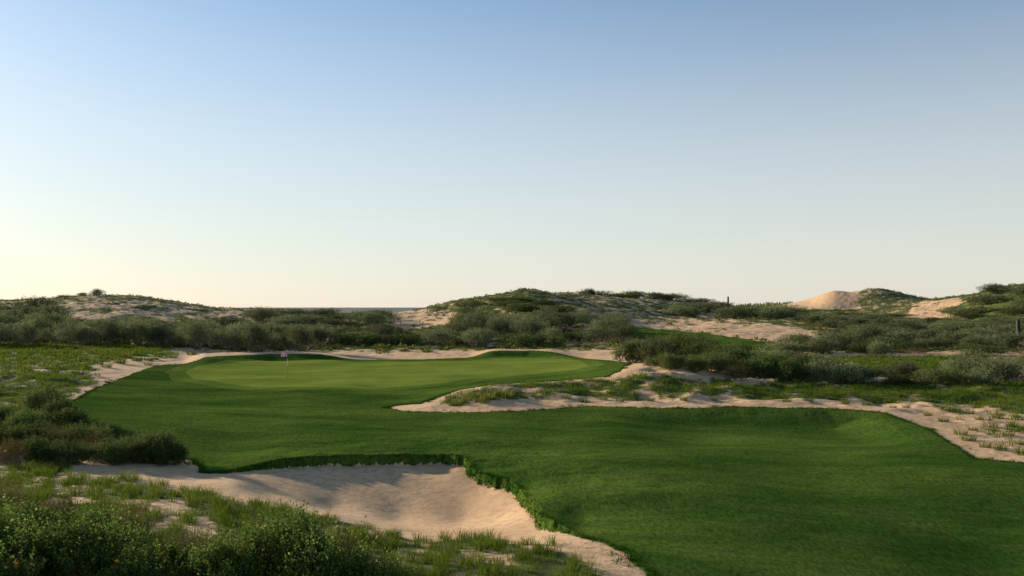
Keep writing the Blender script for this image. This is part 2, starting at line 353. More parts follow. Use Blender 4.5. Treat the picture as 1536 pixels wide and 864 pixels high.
def plain(name, col, rough=.8, nscale=6, var=.25):
    m, nt, ns, ln = nmat(name)
    geo = mk(ns, 'ShaderNodeTexCoord'); n_ = noise(ns, ln, geo.outputs['Object'], nscale, 3)
    c = mix(ns, ln, n_, tuple(v * (1 - var) for v in col), tuple(min(1, v * (1 + var)) for v in col))
    b = mk(ns, 'ShaderNodeBsdfPrincipled'); ln.new(c, b.inputs['Base Color']); b.inputs['Roughness'].default_value = rough
    o = mk(ns, 'ShaderNodeOutputMaterial'); ln.new(b.outputs[0], o.inputs[0]); return m

M_ground = ground_mat('sand'); M_bunker = ground_mat('raked_sand', .22)
M_fair = turf_mat('fairway_turf', (.028, .070, .0095), (.082, .128, .021), (.058, .088, .020), .9, .95)
M_green = turf_mat('green_turf', (.140, .192, .030), (.186, .226, .038), (.124, .172, .032), .15, .35)
M_grass = leaf_mat('wild_grass', (.050, .090, .008), (.088, .130, .014), (.20, .18, .05), .38)
M_lipgrass = leaf_mat('turf_fringe', (.018, .050, .003), (.030, .078, .005), (.06, .11, .010), .12)
M_scrub = leaf_mat('dune_scrub', (.07, .085, .025), (.115, .13, .035), (.20, .19, .06), .35)
M_shrub = leaf_mat('grey_green_leaves', (.065, .088, .038), (.165, .192, .086), (.37, .39, .19), .28, objvar=.25)
M_darkshrub = leaf_mat('dark_leaves', (.048, .076, .024), (.090, .128, .036), (.22, .26, .085), .28, objvar=.2)
M_brown = leaf_mat('dry_leaves', (.06, .048, .020), (.11, .092, .034), (.20, .17, .065), .35, objvar=.2)
M_flowershrub = leaf_mat('round_leaves', (.040, .070, .018), (.085, .132, .028), (.25, .30, .07), .35)
M_stem = plain('stems', (.16, .125, .09)); M_darkstem = plain('dark_stems', (.06, .045, .03))
M_yellow = plain('yellow_petals', (.75, .42, .03)); M_orange = plain('orange_petals', (.60, .20, .04))
M_cactus = plain('cactus_skin', (.016, .022, .012))

# ------------------------------------------------------------------ the relief mesh
ucols = np.arange(-150.0, 1691.0, 1.6)
side = np.radians(np.concatenate([np.arange(36, 60, 1.0), np.arange(60, 181, 4.0)]))
drow = [1.0]
while drow[-1] < 4500:
    d = drow[-1]; k = .03 if d < 13 else .0035 if d < 20 else .0024 if d < 38 else .0032 if d < 62 else .0055 if d < 260 else .011 if d < 500 else .03
    drow.append(d * (1 + k))
drow = np.array(drow)
Uc, Dr = np.meshgrid(ucols, drow)
Xc = (Uc - CX) / F * Dr; Yc = Dr.copy()
thR = side; R = drow[:, None] / math.cos(math.atan((1690 - CX) / F))
XR, YR = R * np.sin(thR), R * np.cos(thR)
XL, YL = -XR[:, ::-1], YR[:, ::-1]
X = np.concatenate([XL, Xc, XR], 1); Yg = np.concatenate([YL, Yc, YR], 1)
nr, nc = X.shape
xf, yf = X.ravel(), Yg.ravel()
SF, SG = fields(xf, yf)
SF[yf < 2] = -12
Z = relief(xf, yf, SF, SG)
far = np.hypot(xf, yf) > 4000
DEN = np.zeros_like(Z); vis = (yf > 3)
DEN[vis] = density(xf[vis], yf[vis], SF[vis])
COVER = np.clip((DEN - .0) * 1.0 + (patch(xf, yf) - .5) * 1.1 * (DEN > .02) + .14 * (DEN > .1) * smooth(100, 130, yf), 0, 1)
idx = np.arange(nr * nc).reshape(nr, nc)
Fq = np.stack([idx[:-1, :-1], idx[:-1, 1:], idx[1:, 1:], idx[1:, :-1]], -1).reshape(-1, 4)
# vertex normals of the whole relief, shared by all its pieces
V3 = np.stack([xf, yf, Z], -1)
G3 = V3.reshape(nr, nc, 3)
du = np.gradient(G3, axis=1); dv = np.gradient(G3, axis=0)
N3 = np.cross(du, dv).reshape(-1, 3); N3 /= np.linalg.norm(N3, axis=1, keepdims=True) + 1e-12
N3[N3[:, 2] < 0] *= -1
def piece(name, mask, mat, label, zoff=None, normals=True, kind='structure', cover=True):
    f = Fq[mask]; used, inv = np.unique(f, return_inverse=True)
    V = V3[used].copy()
    if zoff is not None: V[:, 2] += zoff[used]
    me = mesh_np(name, V, inv.reshape(-1, 4), mat, {'cover': COVER[used]} if cover else None, True)
    if normals: me.normals_split_custom_set_from_vertices(N3[used].tolist())
    return tag(link(name, me), label, kind=kind)
fx, fy = xf[Fq].mean(1), yf[Fq].mean(1); fsf = SF[Fq].mean(1); fsg = SG[Fq].mean(1)
fu, fD = uD(fx, fy)
fb = sdist(fx, fy, BUNK, 3)
in_b = fb > 0
hill_l = (fD > 160) & (fu < 350); hill_c = (fD > 168) & (fu > 650) & (fu < 1110); hill_r = (fD > 372) & (fD < 700) & (fu > 1185) & (fu < 1385); hill_rr = (fD > 225) & (fD < 700) & (fu > 1345) & ~hill_r
hidden = (SF[Fq].min(1) > 1.2)                    # under the turf sheets: nothing to draw
hill = hill_l | hill_c | hill_r | hill_rr
piece('ground', ~in_b & ~hidden & ~hill, M_ground, 'pale pinkish sand of the dunes with patchy ground cover')
piece('bunker_sand', in_b & ~hidden, M_bunker, 'smooth pale sand of the deep bunker below the dark turf lip')
piece('hill', hill_l, M_ground, 'low rounded sandy dune with speckled scrub behind the thicket on the sea side')
piece('hill', hill_c, M_ground, 'long scrubby dune with green knoll in the middle of the skyline')
piece('hill', hill_r, M_ground, 'twin-topped sunlit golden dune on the skyline')
piece('hill', hill_rr, M_ground, 'tall dune with dark shrubs on its flank at the edge of the picture')
off = np.clip(SF * .8, -.15, .03)
piece('fairway', (SF[Fq].min(1) > -.22) & (fsg < .35), M_fair, 'dark green mown fairway turf running past the bunker up to the green', zoff=off, normals=False, cover=False)
sgz = np.minimum(off, .03) + np.clip(SG * .3, -.08, .012)
M_collar = turf_mat('collar_turf', (.078, .125, .020), (.112, .155, .028), (.085, .125, .026), .4, .6)
piece('green_collar', (SG[Fq].min(1) > -1.9) & (fsg < .35), M_collar, 'narrow collar of slightly longer turf round the putting green', zoff=np.minimum(off, .03) + np.clip((SG + 1.5 + .25 * fbm(xf * .8, yf * .8, 2, 61)) * .3, -.08, .006), normals=False, cover=False)
piece('putting_green', SG[Fq].min(1) > -.2, M_green, 'light yellow-green closely mown putting green round the flagstick', zoff=sgz, normals=False, cover=False)
for pl, nm, lab, mt in ((FAIR2, 'fairway', 'narrow strip of fairway in a hollow beyond the dark shrubs', M_fair), (FAIR3, 'fairway', 'distant dark green fairway below the twin-topped dune', M_fair)):
    s = sdist(xf, yf, pl, 4)
    piece(nm, s[Fq].min(1) > -.8, mt, lab, zoff=np.clip(s * .4, -.3, .05), normals=False, cover=False)

# sea
m, nt, ns, ln = nmat('sea_water')
geo = mk(ns, 'ShaderNodeNewGeometry')
b = mk(ns, 'ShaderNodeBsdfPrincipled'); b.inputs['Base Color'].default_value = (.12, .115, .095, 1); b.inputs['Specular IOR Level'].default_value = .2; b.inputs['Roughness'].default_value = .6
bm = mk(ns, 'ShaderNodeBump'); bm.inputs['Strength'].default_value = .8; bm.inputs['Distance'].default_value = .6
ln.new(noise(ns, ln, geo.outputs['Position'], .25, 4), bm.inputs['Height']); ln.new(bm.outputs[0], b.inputs['Normal'])
o = mk(ns, 'ShaderNodeOutputMaterial'); ln.new(b.outputs[0], o.inputs[0])
ring = [(-40000, 300), (40000, 300), (60000, 60000), (-60000, 60000)]
me = mesh_np('sea', [(x, y, -8.0) for x, y in ring], [[0, 1, 2, 3]], m); tag(link('sea', me), 'grey-blue sea below the pale horizon', kind='structure')

# ------------------------------------------------------------------ foliage builders
def unit(v): return v / (np.linalg.norm(v, axis=-1, keepdims=True) + 1e-9)
def leaves(c, a, L, Wd, r):
    """diamond leaves at c growing along a; returns verts (n,4,3)"""
    k = len(c); s = unit(np.cross(a, r.normal(size=(k, 3)))); L = np.broadcast_to(L, (k,))[:, None]; Wd = np.broadcast_to(Wd, (k,))[:, None]
    nrm = np.cross(a, s)
    return np.stack([c, c + a * L * .5 + s * Wd * .5, c + a * L + nrm * L * .12, c + a * L * .5 - s * Wd * .5], 1)
def leaf_mesh(name, Vv, tint, mat):
    k = len(Vv); return mesh_np(name, Vv.reshape(-1, 3), np.arange(k * 4).reshape(k, 4), mat, {'tint': np.repeat(tint, 4)})
def tubes(name, lines, mat, sides=5):
    V = []; Fc = []
    for pts, rad in lines:
        pts = np.asarray(pts, float); b0 = len(V)
        for i, (p, r_) in enumerate(zip(pts, rad)):
            t = unit(pts[min(i + 1, len(pts) - 1)] - pts[max(i - 1, 0)]); s = unit(np.cross(t, [.31, .95, .05])); q = np.cross(t, s)
            for k in range(sides):
                an = 2 * math.pi * k / sides; V.append(p + r_ * (math.cos(an) * s + math.sin(an) * q))
        for i in range(len(pts) - 1):
            for k in range(sides):
                a = b0 + i * sides + k; c = b0 + i * sides + (k + 1) % sides; Fc.append([a, c, c + sides, a + sides])
    return mesh_np(name, V, Fc, mat, None, True)
def shrub_meshes(seed, kind):
    """unit-size shrub about 1 m half-width: crown and stems (width ~2, height ~given)"""
    r = np.random.default_rng(seed)
    P_ = dict(grey=dict(lobes=13, shoots=620, per=11, sl=.26, ll=.062, lw=.024, h=1.45, up=1.15, mat=M_shrub, low=.30),
              marsh=dict(lobes=14, shoots=700, per=11, sl=.22, ll=.060, lw=.026, h=1.25, up=1.0, mat=M_shrub, low=.08),
              round=dict(lobes=10, shoots=620, per=9, sl=.16, ll=.055, lw=.030, h=1.05, up=.6, mat=M_darkshrub, low=.06),
              near=dict(lobes=18, shoots=1500, per=11, sl=.24, ll=.050, lw=.028, h=1.15, up=.8, mat=M_darkshrub, low=.05),
              brown=dict(lobes=9, shoots=950, per=12, sl=.26, ll=.036, lw=.012, h=1.1, up=1.3, mat=M_brown, low=.05),
              flower=dict(lobes=26, shoots=820, per=12, sl=.32, ll=.050, lw=.040, h=1.1, up=2.1, mat=M_flowershrub, low=.02))[kind]
    K = P_['lobes']; hh = P_['h']
    an = r.uniform(0, 2 * np.pi, K); rr = np.sqrt(r.uniform(.0, 1, K)) * (.66 if K < 16 else .85)
    cx, cy = rr * np.cos(an), rr * np.sin(an)
    top = hh * (1 - .5 * rr ** 2) * r.uniform(.68, 1.0, K)
    rad = r.uniform(.26, .42, K) * (1 if K < 16 else .62)
    cz = top - rad
    li = r.integers(0, K, P_['shoots'])
    d = unit(r.normal(size=(P_['shoots'], 3)) + np.array([0, 0, .35]))
    c = np.stack([cx, cy, cz], -1)[li] + d * rad[li][:, None] * np.cbrt(r.uniform(.12, 1, P_['shoots']))[:, None] * np.array([1, 1, .95])
    # skirt foliage down to the ground
    kk = r.uniform(size=len(c)) < (.40 if P_['low'] < .2 else .22)
    c[kk, 2] = r.uniform(P_['low'], .6, kk.sum()) * hh * .8
    c[:, 2] = np.maximum(c[:, 2], P_['low'] * .6)
    dirs = unit(d * .8 + np.array([0, 0, P_['up']]) + r.normal(size=d.shape) * .25)
    per = P_['per']; L = P_['sl'] * r.uniform(.6, 1.35, len(c))
    if kind in ('flower', 'near', 'brown'):            # leader shoots standing clear of the mass
        ld_ = r.uniform(size=len(c)) < .10; L[ld_] *= 1.9; dirs[ld_] = unit(dirs[ld_] + np.array([0, 0, .8]))
    t = np.linspace(0, 1, per)[None, :, None]
    pos = c[:, None, :] + dirs[:, None, :] * L[:, None, None] * t + r.normal(size=(len(c), per, 3)) * .018
    ax = unit(dirs[:, None, :] * .8 + r.normal(size=pos.shape) * .75)
    pos = pos.reshape(-1, 3); ax = ax.reshape(-1, 3)
    ls = r.uniform(.7, 1.3, len(pos))
    Vv = leaves(pos, ax, P_['ll'] * ls, P_['lw'] * ls, r)
    lob = r.uniform(-.22, .22, K)[li]
    tint = np.clip(.42 + np.repeat(lob, per) + r.normal(size=len(pos)) * .17 + .12 * np.tile(np.linspace(-1, 1, per), len(c)), 0, 1)
    crown = leaf_mesh(kind + '_crown', Vv, tint, P_['mat'])
    lines = []
    for i in range(K):
        p0 = np.array([cx[i] * .22, cy[i] * .22, -.08]); p3 = np.array([cx[i], cy[i], cz[i] + rad[i] * .5])
        mid = p0 * .45 + p3 * .55 + np.array([cx[i] * .35, cy[i] * .35, -.12 * hh]) + r.normal(size=3) * .04
        q = [p0, p0 * .6 + mid * .4 + r.normal(size=3) * .02, mid, mid * .5 + p3 * .5 + r.normal(size=3) * .03, p3]
        lines.append((q, [.026, .021, .016, .011, .005]))
        for _ in range(3):
            e = p3 + unit(r.normal(size=3)) * rad[i] * np.array([1, 1, .8]); lines.append(([mid, mid * .45 + e * .55 + r.normal(size=3) * .04, e], [.011, .008, .003]))
    stems = tubes(kind + '_stems', lines, M_stem if kind in ('grey', 'brown') else M_darkstem, 4)
    return crown, stems
PROTO = {k: [shrub_meshes(100 + 17 * i + 1000 * j, k) for i in range(m_)] for j, (k, m_) in enumerate((('grey', 7), ('marsh', 6), ('round', 4), ('near', 3), ('brown', 3), ('flower', 3)))}

def flower_mesh(mat, seed):
    r = np.random.default_rng(seed); V = []; Fc = []
    for k in range(5):
        a = 2 * math.pi * k / 5 + .2; d = np.array([math.cos(a), math.sin(a), .35]); s = np.array([-math.sin(a), math.cos(a), 0]); b0 = len(V)
        for t_, w_ in ((.1, .25), (.55, .5), (1.0, .32)):
            z = .12 * t_ * t_
            V += [tuple(d * t_ * .022 + s * w_ * .016 + (0, 0, z * .02)), tuple(d * t_ * .022 - s * w_ * .016 + (0, 0, z * .02))]
        Fc += [[b0, b0 + 1, b0 + 3, b0 + 2], [b0 + 2, b0 + 3, b0 + 5, b0 + 4]]
    return mesh_np('flower', V, Fc, mat)
FLOWER = [flower_mesh(M_yellow, 1), flower_mesh(M_orange, 2)]

placed = []
def put_shrub(x, y, w, h, kind, label, group=None, name=None, cat='shrub', rz=None, stems=True, flowers=0):
    """w, h in metres"""
    z = float(H(x, y)[0]); i = int(rng.integers(len(PROTO[kind]))); cr, st = PROTO[kind][i]
    nm = name or {'grey': 'coastal_shrub', 'marsh': 'coastal_shrub', 'round': 'coastal_shrub', 'near': 'leafy_shrub', 'brown': 'dry_shrub', 'flower': 'flowering_shrub'}[kind]
    root = bpy.data.objects.new(nm, None); COL.objects.link(root)
    root.location = (x, y, z - .03); root.rotation_euler[2] = rng.uniform(0, 6.28) if rz is None else rz
    hh = {'grey': 1.5, 'marsh': 1.3, 'round': 1.1, 'near': 1.2, 'brown': 1.25, 'flower': 1.2}[kind]
    sx = w / 2.0 * rng.uniform(.92, 1.1); root.scale = (sx, w * w / 4 / sx, h / hh)
    tag(root, label, cat, group)
    link('crown', cr, root)
    if stems: link('trunk', st, root)
    if flowers:
        r = np.random.default_rng(int(abs(x * 100) + y)); vv = np.empty(len(cr.vertices) * 3, np.float32); cr.vertices.foreach_get('co', vv); vv = vv.reshape(-1, 3)
        cand = vv[(vv[:, 2] > .45) & (vv[:, 1] < .6)]
        for q in range(flowers):
            p = cand[r.integers(len(cand))] * 1.03
            fo = link('flower', FLOWER[0 if r.uniform() < .55 else 1], root); fo.location = p
            s = r.uniform(1.4, 2.3); fo.scale = (s / root.scale[0], s / root.scale[1], s / root.scale[2]); fo.rotation_euler = (r.uniform(.3, 1.1), r.uniform(-.5, .5), r.uniform(-.6, .6))
    placed.append((x, y, w))
    return root

def zone(pts, kfac, wfac, h0, h1, kinds, label, group, seed, limit=999, occupied=None, stems=True):
    """fill a bearing/distance polygon [(u, D)...] with shrubs kept apart from each other"""
    r = np.random.default_rng(seed); pl = np.array([((u - CX) / F * D, D) for u, D in pts])
    lo, hi = pl.min(0), pl.max(0); got = []
    for _ in range(6000):
        x, y = r.uniform(lo[0], hi[0]), r.uniform(lo[1], hi[1])
        if sdist(np.array([x]), np.array([y]), pl, 5)[0] < 0: continue
        if sdist(np.array([x]), np.array([y]), FAIR2, 3)[0] > -1.2: continue
        sp = kfac * y
        if any((x - a) ** 2 + (y - b_) ** 2 < (.5 * (sp + c_)) ** 2 for a, b_, c_ in got): continue
        got.append((x, y, sp))
        if len(got) >= limit: break
    for x, y, sp in got:
        k = kinds[int(r.integers(len(kinds)))]; lb, gp = label, group
        if y < 160 and r.uniform() < .10:
            k = 'brown'; lb = lb.replace('grey-green', 'dry brown').replace('dark rounded', 'dry brown').replace('dark', 'dry brown'); gp = 'dry ones in the ' + group; hs = .62
        else: hs = 1
        h = r.uniform(h0, h1) * hs; w = sp * wfac * r.uniform(.75, 1.3) * (.8 if k == 'brown' else 1)
        put_shrub(x, y, w, h * (.75 if k == 'round' else 1), k, lb, gp, name='coastal_shrub', stems=stems)
    return len(got)

g_, rd = 'grey', 'round'
cnt = {}
# thicket behind the green, sea side
cnt['a'] = zone([(-60,97),(130,100),(215,105),(215,118),(130,114),(-60,112)], .036, 1.1, 2.0, 3.4, [g_], 'tall grey-green shrub in the front row of the thicket beyond the grassy sand slope', 'front row of the thicket beyond the sand slope', 1)
cnt['b'] = zone([(215,106),(300,101),(395,96.5),(430,98),(470,105),(470,122),(215,120)], .036, 1.1, 2.1, 3.7, [g_], 'grey-green shrub with pale bare stems in the front row directly behind the flagstick green', 'front row of the thicket behind the flag', 2)
cnt['c'] = zone([(470,113),(560,116),(610,120),(610,128),(470,127)], .036, 1.25, 2.0, 2.9, [g_, rd], 'low rounded grey-green shrub in the front row behind the middle of the green', 'front row of shrubs behind the middle of the green', 3)
cnt['d'] = zone([(100,120),(200,120),(470,122),(470,150),(100,156)], .043, 1.1, 1.8, 3.0, [g_], 'grey-green shrub among the crowded back rows of the thicket below the speckled dune', 'back rows of the thicket below the speckled dune', 4)
cnt['d2'] = zone([(-100,118),(90,118),(70,160),(-100,160)], .043, 1.25, 3.0, 4.3, [g_], 'tall grey-green shrub where the thicket climbs to the skyline at the picture edge', 'back rows of the thicket climbing to the skyline', 41)
cnt['e'] = zone([(380,160),(560,160),(590,172),(560,185),(390,190)], .042, 1.15, 2.0, 3.2, [g_], 'grey-green shrub on the rise in front of the sea horizon', 'shrubs on the rise in front of the sea', 5)
cnt['f'] = zone([(600,113),(700,113),(700,122),(610,121)], .036, 1.2, 1.9, 2.6, [rd, g_], 'dark rounded shrub in the short row behind the sandy rim of the green', 'short row of dark rounded shrubs behind the green rim', 6)
# centre thicket
cnt['g'] = zone([(712,109),(800,112),(935,114),(935,124),(712,122)], .034, 1.3, 1.7, 2.9, [g_, rd], 'dark grey-green shrub in the front row of the middle thicket behind the green', 'front row of the middle thicket', 7)
cnt['h'] = zone([(690,126),(930,128),(940,150),(690,152)], .042, 1.1, 2.3, 3.4, [g_], 'grey-green shrub in the back rows of the middle thicket below the long dune', 'back rows of the middle thicket', 8)
# dark shrubs between the green and the hidden fairway
def solo(px, D, w, h, kind, label, group=None, **kw): return put_shrub((px - CX) / F * D, D, w, h, kind, label, group, **kw)
DG = 'dark shrubs beside the sand knob'
for a in [(948,76,3.6,2.0),(985,73,4.2,2.3),(1020,79,4.6,2.6),(1058,74,4.4,2.2),(1040,88,5,2.5),(975,86,4.6,2.2),(1090,70,4.2,2.1),(1125,74,4.6,1.9),(1100,82,5,1.9),(1152,68,4.2,2.0),(1185,72,4.5,1.9),(1165,78,5,1.7),(1210,68,4.2,1.9),(1000,94,4.4,2.0),(1225,76,4.6,1.7),(1070,66,3.4,1.5),(1130,64.5,3.2,1.6),(1180,63.5,3.2,1.7)]:
    solo(*a, 'marsh' if a[0] % 2 else 'near', 'dark blue-green shrub in the dense bank beside the bare sand knob', DG, name='coastal_shrub')
solo(1003,62,2.3,1.15,'near','small dark round shrub on the sand knob beside the green')
solo(1036,63,2.4,1.2,'near','dark dome-shaped shrub next to the small round one on the sand knob')
solo(980,63.5,1.6,.8,'round','low grey shrub at the edge of the sand knob', name='coastal_shrub')
solo(1107,60.5,1.9,1.35,'brown','yellow-brown dry shrub standing alone in front of the dark bank')
# right hand marsh side
cnt['i'] = zone([(1235,61.5),(1440,62),(1440,72),(1235,74)], .042, 1.3, 1.3, 2.0, ['marsh', rd], 'grey-green shrub in the low front row behind the bright grass band', 'low front row behind the bright grass band', 11)
cnt['j'] = zone([(1440,62),(1620,62),(1620,84),(1440,82)], .042, 1.2, 1.4, 2.1, ['marsh'], 'large grey-green shrub where the front row behind the grass band reaches the picture edge', 'large shrubs at the picture edge behind the grass band', 12)
cnt['k'] = zone([(1170,104),(1330,102),(1600,96),(1600,118),(1330,122),(1215,124)], .044, 1.1, 1.5, 2.3, ['marsh', 'marsh', rd], 'grey-green shrub directly behind the sunlit strip of marsh grass', 'shrubs directly behind the sunlit marsh grass', 13)
cnt['l'] = zone([(1250,126),(1600,120),(1600,160),(1270,160)], .045, 1.05, 1.7, 2.6, ['marsh'], 'grey-green shrub in the middle of the wide shrub plain', 'middle of the wide shrub plain', 14)
cnt['m'] = zone([(1240,162),(1600,162),(1600,205),(1200,205)], 0.044, 1.0, 1.5, 2.3, ['marsh'], 'grey-green shrub in the back rows of the wide shrub plain below the tall dune', 'back rows of the wide shrub plain', 15)
cnt['n'] = zone([(1015,205),(1160,200),(1190,225),(1015,235)], .040, 1.3, 2.4, 3.6, ['marsh'], 'dark shrub in the clump behind the sandy strip of the hidden fairway', 'clump behind the hidden fairway', 16)
cnt['o'] = zone([(1425,232),(1600,225),(1600,275),(1470,280),(1440,262)], .044, 1.2, 2.6, 4.0, ['marsh', rd], 'dark shrub on the flank of the tall dune', 'shrubs on the flank of the tall dune', 17)
cnt['p'] = zone([(880,254),(1045,254),(1085,260),(1060,268),(880,262)], .034, 1.3, 1.5, 2.6, [rd, 'marsh'], 'low dark shrub along the crest of the long dune', 'shrubs along the crest of the long dune', 18)
cnt['q'] = zone([(690,176),(830,172),(850,182),(800,192),(700,194)], .040, 1.4, 1.4, 2.2, [rd], 'low dark shrub on the shaded slope of the long dune', 'shrubs on the shaded slope of the long dune', 19)
cnt['r'] = zone([(1150,235),(1350,225),(1350,290),(1150,290)], 0.048, 1.0, 0.7, 1.2, ['marsh'], 'small far shrub on the flat below the twin-topped dune', 'far shrubs below the twin-topped dune', 20)
solo(148,199,3.6,2.0,'marsh','bushy shrub standing up on the crest of the speckled dune', name='coastal_shrub')
solo(124,198,3.4,1.1,'marsh','small shrub on the dune crest beside the bushy one', name='coastal_shrub')
solo(100,196,4.6,.9,'round','low wide shrub on the dune crest, farthest from the bushy one')
solo(882,255,4.5,2.4,'grey','clump-like shrub at the start of the long dune crest')
print('SHRUBS', cnt, len(placed))

# near shrubs by the fairway corner
solo(70,41.5,1.9,1.9,'near','tall dark shrub standing highest in the group beside the fairway corner')
solo(42,37,1.8,1.25,'near','dark dense shrub in front of the tall one beside the fairway corner')
solo(110,37.5,2.6,1.15,'near','wide dark shrub touching the fairway edge')
solo(150,36.2,1.8,.85,'near','dark shrub reaching over the mown turf at the fairway edge')
solo(232,32.2,2.1,1.15,'near','rounded dark shrub alone at the end of the bunker', rz=1)
solo(190,32.0,1.1,.8,'near','small dark shrub between the rounded one and the brown shrubs')
solo(165,31.0,1.7,.95,'near','dark green shrub at the sandy track beside the brown shrubs')
solo(88,33.5,1.7,1.05,'brown','brown shrub in the middle of the group beside the fairway corner')
solo(130,32.0,1.3,.8,'brown','low brown shrub at the front of the group beside the sandy track')
solo(20,30.5,1.9,1.0,'brown','reddish brown shrub at the picture edge near the sandy track')
solo(58,31,1.6,.95,'near','olive shrub in the front of the group near the picture edge')
solo(98,30.6,1.6,.85,'near','low olive shrub in front of the brown shrub near the sandy track')
solo(8,35.5,1.5,.9,'round','grey rounded shrub at the picture edge beyond the brown one', name='leafy_shrub')
solo(-35,33,2.2,1.2,'near','dark shrub cut by the picture edge beside the brown one')

NL = [(55,34.5,2.0,1.0,'near','olive green shrub filling the middle of the fairway corner group'),(120,34.3,2.2,1.0,'near','dark green shrub behind the low brown one near the bunker end'),(-10,38,2.4,1.2,'near','dark shrub at the picture edge level with the tall one'),(85,39,2.0,1.3,'near','dark shrub just in front of the tallest one at the fairway corner'),(205,33.6,1.5,.8,'brown','olive brown shrub behind the small dark one near the bunker end'),(150,33.3,1.8,.9,'brown','yellowish brown shrub between two dark ones at the fairway corner'),(30,33,1.9,.95,'near','leafy olive shrub beside the reddish brown one'),(252,31.7,1.3,.8,'near','small dark shrub at the very end of the bunker sand')]
for u_, D_, w_, h_, k_, l_ in NL: solo(u_, D_, w_, h_, k_, l_)
# foreground
FL = [(-30,15.8,2.0,1.05,8),(60,15.0,1.9,.98,9),(150,15.4,1.9,1.0,9),(235,14.6,1.6,.75,6),(20,17.4,1.7,.95,6),(120,17.6,1.7,.85,6),(330,14.6,1.5,.85,6),(415,15.8,2.0,1.08,8),(490,15.2,1.9,1.1,9),(565,14.9,1.5,.8,7),(440,17.5,1.3,1.0,4),(400,18.4,1.0,.8,3)]
FLAB = ['orange-flecked green bush cut by the left picture edge','large leafy bush with a bright yellow flower in the bottom corner','leafy green bush with yellow and orange flowers next to the corner bush','low leafy bush in front of the brown twiggy bush','leafy bush at the picture edge behind the corner bush','small leafy bush behind the yellow-flowered ones','low leafy bush between the brown twiggy bush and the tall leafy one','tall leafy bush in front of the bunker','broad leafy bush with small orange blooms beside the tall one','low leafy bush at the edge of the tall grass by the bunker','leafy bush whose top stands against the bunker sand','small leafy bush just before the bunker, its thin shoots lit']
for (u, D, w, h, nf), lb in zip(FL, FLAB): solo(u, D, w, h, 'flower', lb, flowers=nf * 2)
BR = [(262,16.2,1.4,.85),(30,19.4,1.2,.75),(190,18.4,1.3,.85),(300,17.2,1.0,.6),(380,16.4,1.2,.7),(520,18.2,1.2,.62),(0,22,1.3,.7),(90,21,1.1,.6)]
BL = ['dark brown twiggy bush between the leafy foreground bushes','brown bush at the picture edge above the yellow-flowered bushes','dark brown bush in the grass behind the leafy bushes','small brown bush beside the dark twiggy one','brown bush in front of the tall leafy bush','olive brown wispy bush at the foot of the bunker','pale brown bush in the grass at the picture edge','small brown bush in the grass near the picture edge']
for (u, D, w, h), lb in zip(BR, BL): solo(u, D, w, h, 'brown', lb)

# ------------------------------------------------------------------ grass (uncountable: one object per kind)
def blades(x, y, z, nb, hgt, spread, wid, r, lean=.45, tint0=.45):
    """tufts at x,y,z -> verts (n,5,3)"""
    n_ = len(x); k = n_ * nb
    X_ = np.repeat(x, nb); Y_ = np.repeat(y, nb); Z_ = np.repeat(z, nb); Hh = np.repeat(hgt, nb) * r.uniform(.5, 1.15, k); Sp = np.repeat(np.broadcast_to(spread, (n_,)), nb)
    an = r.uniform(0, 2 * np.pi, k); rr = np.sqrt(r.uniform(0, 1, k)) * Sp
    bx = X_ + rr * np.cos(an); by = Y_ + rr * np.sin(an); p = np.stack([bx, by, Z_ - .02], -1)
    ld = np.stack([np.cos(an) * rr / (Sp + 1e-6), np.sin(an) * rr / (Sp + 1e-6), np.zeros(k)], -1) * lean + r.normal(size=(k, 3)) * lean * .35; ld[:, 2] = 0
    wa = r.uniform(0, np.pi, k); s = np.stack([np.cos(wa), np.sin(wa), np.zeros(k)], -1) * (np.repeat(np.broadcast_to(wid, (n_,)), nb) * r.uniform(.7, 1.3, k))[:, None] * .5
    up = np.array([0, 0, 1.0]); Hc = Hh[:, None]
    m1 = p + Hc * .55 * (up + ld * .5); tp = p + Hc * (up * .95 + ld * 1.25)
    V = np.stack([p - s, p + s, m1 + s * .8, m1 - s * .8, tp], 1)
    tt = np.clip(np.repeat(np.broadcast_to(tint0, (n_,)), nb) + r.normal(size=k) * .16, 0, 1)
    T = np.stack([tt - .1, tt - .1, tt, tt, tt + .12], 1)
    return V, np.clip(T, 0, 1)
def blade_mesh(name, parts, mat):
    V = np.concatenate([a.reshape(-1, 3) for a, _ in parts]); T = np.concatenate([b.reshape(-1) for _, b in parts]); k = len(V) // 5
    o5 = (np.arange(k) * 5)[:, None]
    q = o5 + np.array([[0, 1, 2, 3]]); t = o5 + np.array([[3, 2, 4]])
    fl = np.concatenate([q.ravel(), t.ravel()]); sizes = np.concatenate([np.full(k, 4), np.full(k, 3)])
    return mesh_np(name, V, fl, mat, {'tint': T}, sizes=sizes)
def scatter(D0, D1, per_m2, r, u0=-120, u1=1660, thr=.5):
    """points in a distance band, kept where ground cover grows"""
    area = (u1 - u0) / F * (D1 ** 2 - D0 ** 2) / 2; k = int(area * per_m2)
    D = np.sqrt(r.uniform(D0 ** 2, D1 ** 2, k)); u = r.uniform(u0, u1, k); x = (u - CX) / F * D
    sf, sg = fields(x, D); den = density(x, D, sf); pt = patch(x, D)
    keep = (den + (pt - .5) * 1.1 + r.normal(size=k) * .07 > thr + .05) & (den > .05)
    x, D, sf, sg, den, pt = (q[keep] for q in (x, D, sf, sg, den, pt))
    return x, D, relief(x, D, sf, sg), den, pt
r1 = np.random.default_rng(50); parts = []
x, y, z, d, p = scatter(12, 30, 11, r1)
cl = .5 + fbm(x * .8, y * .8, 2, 31)
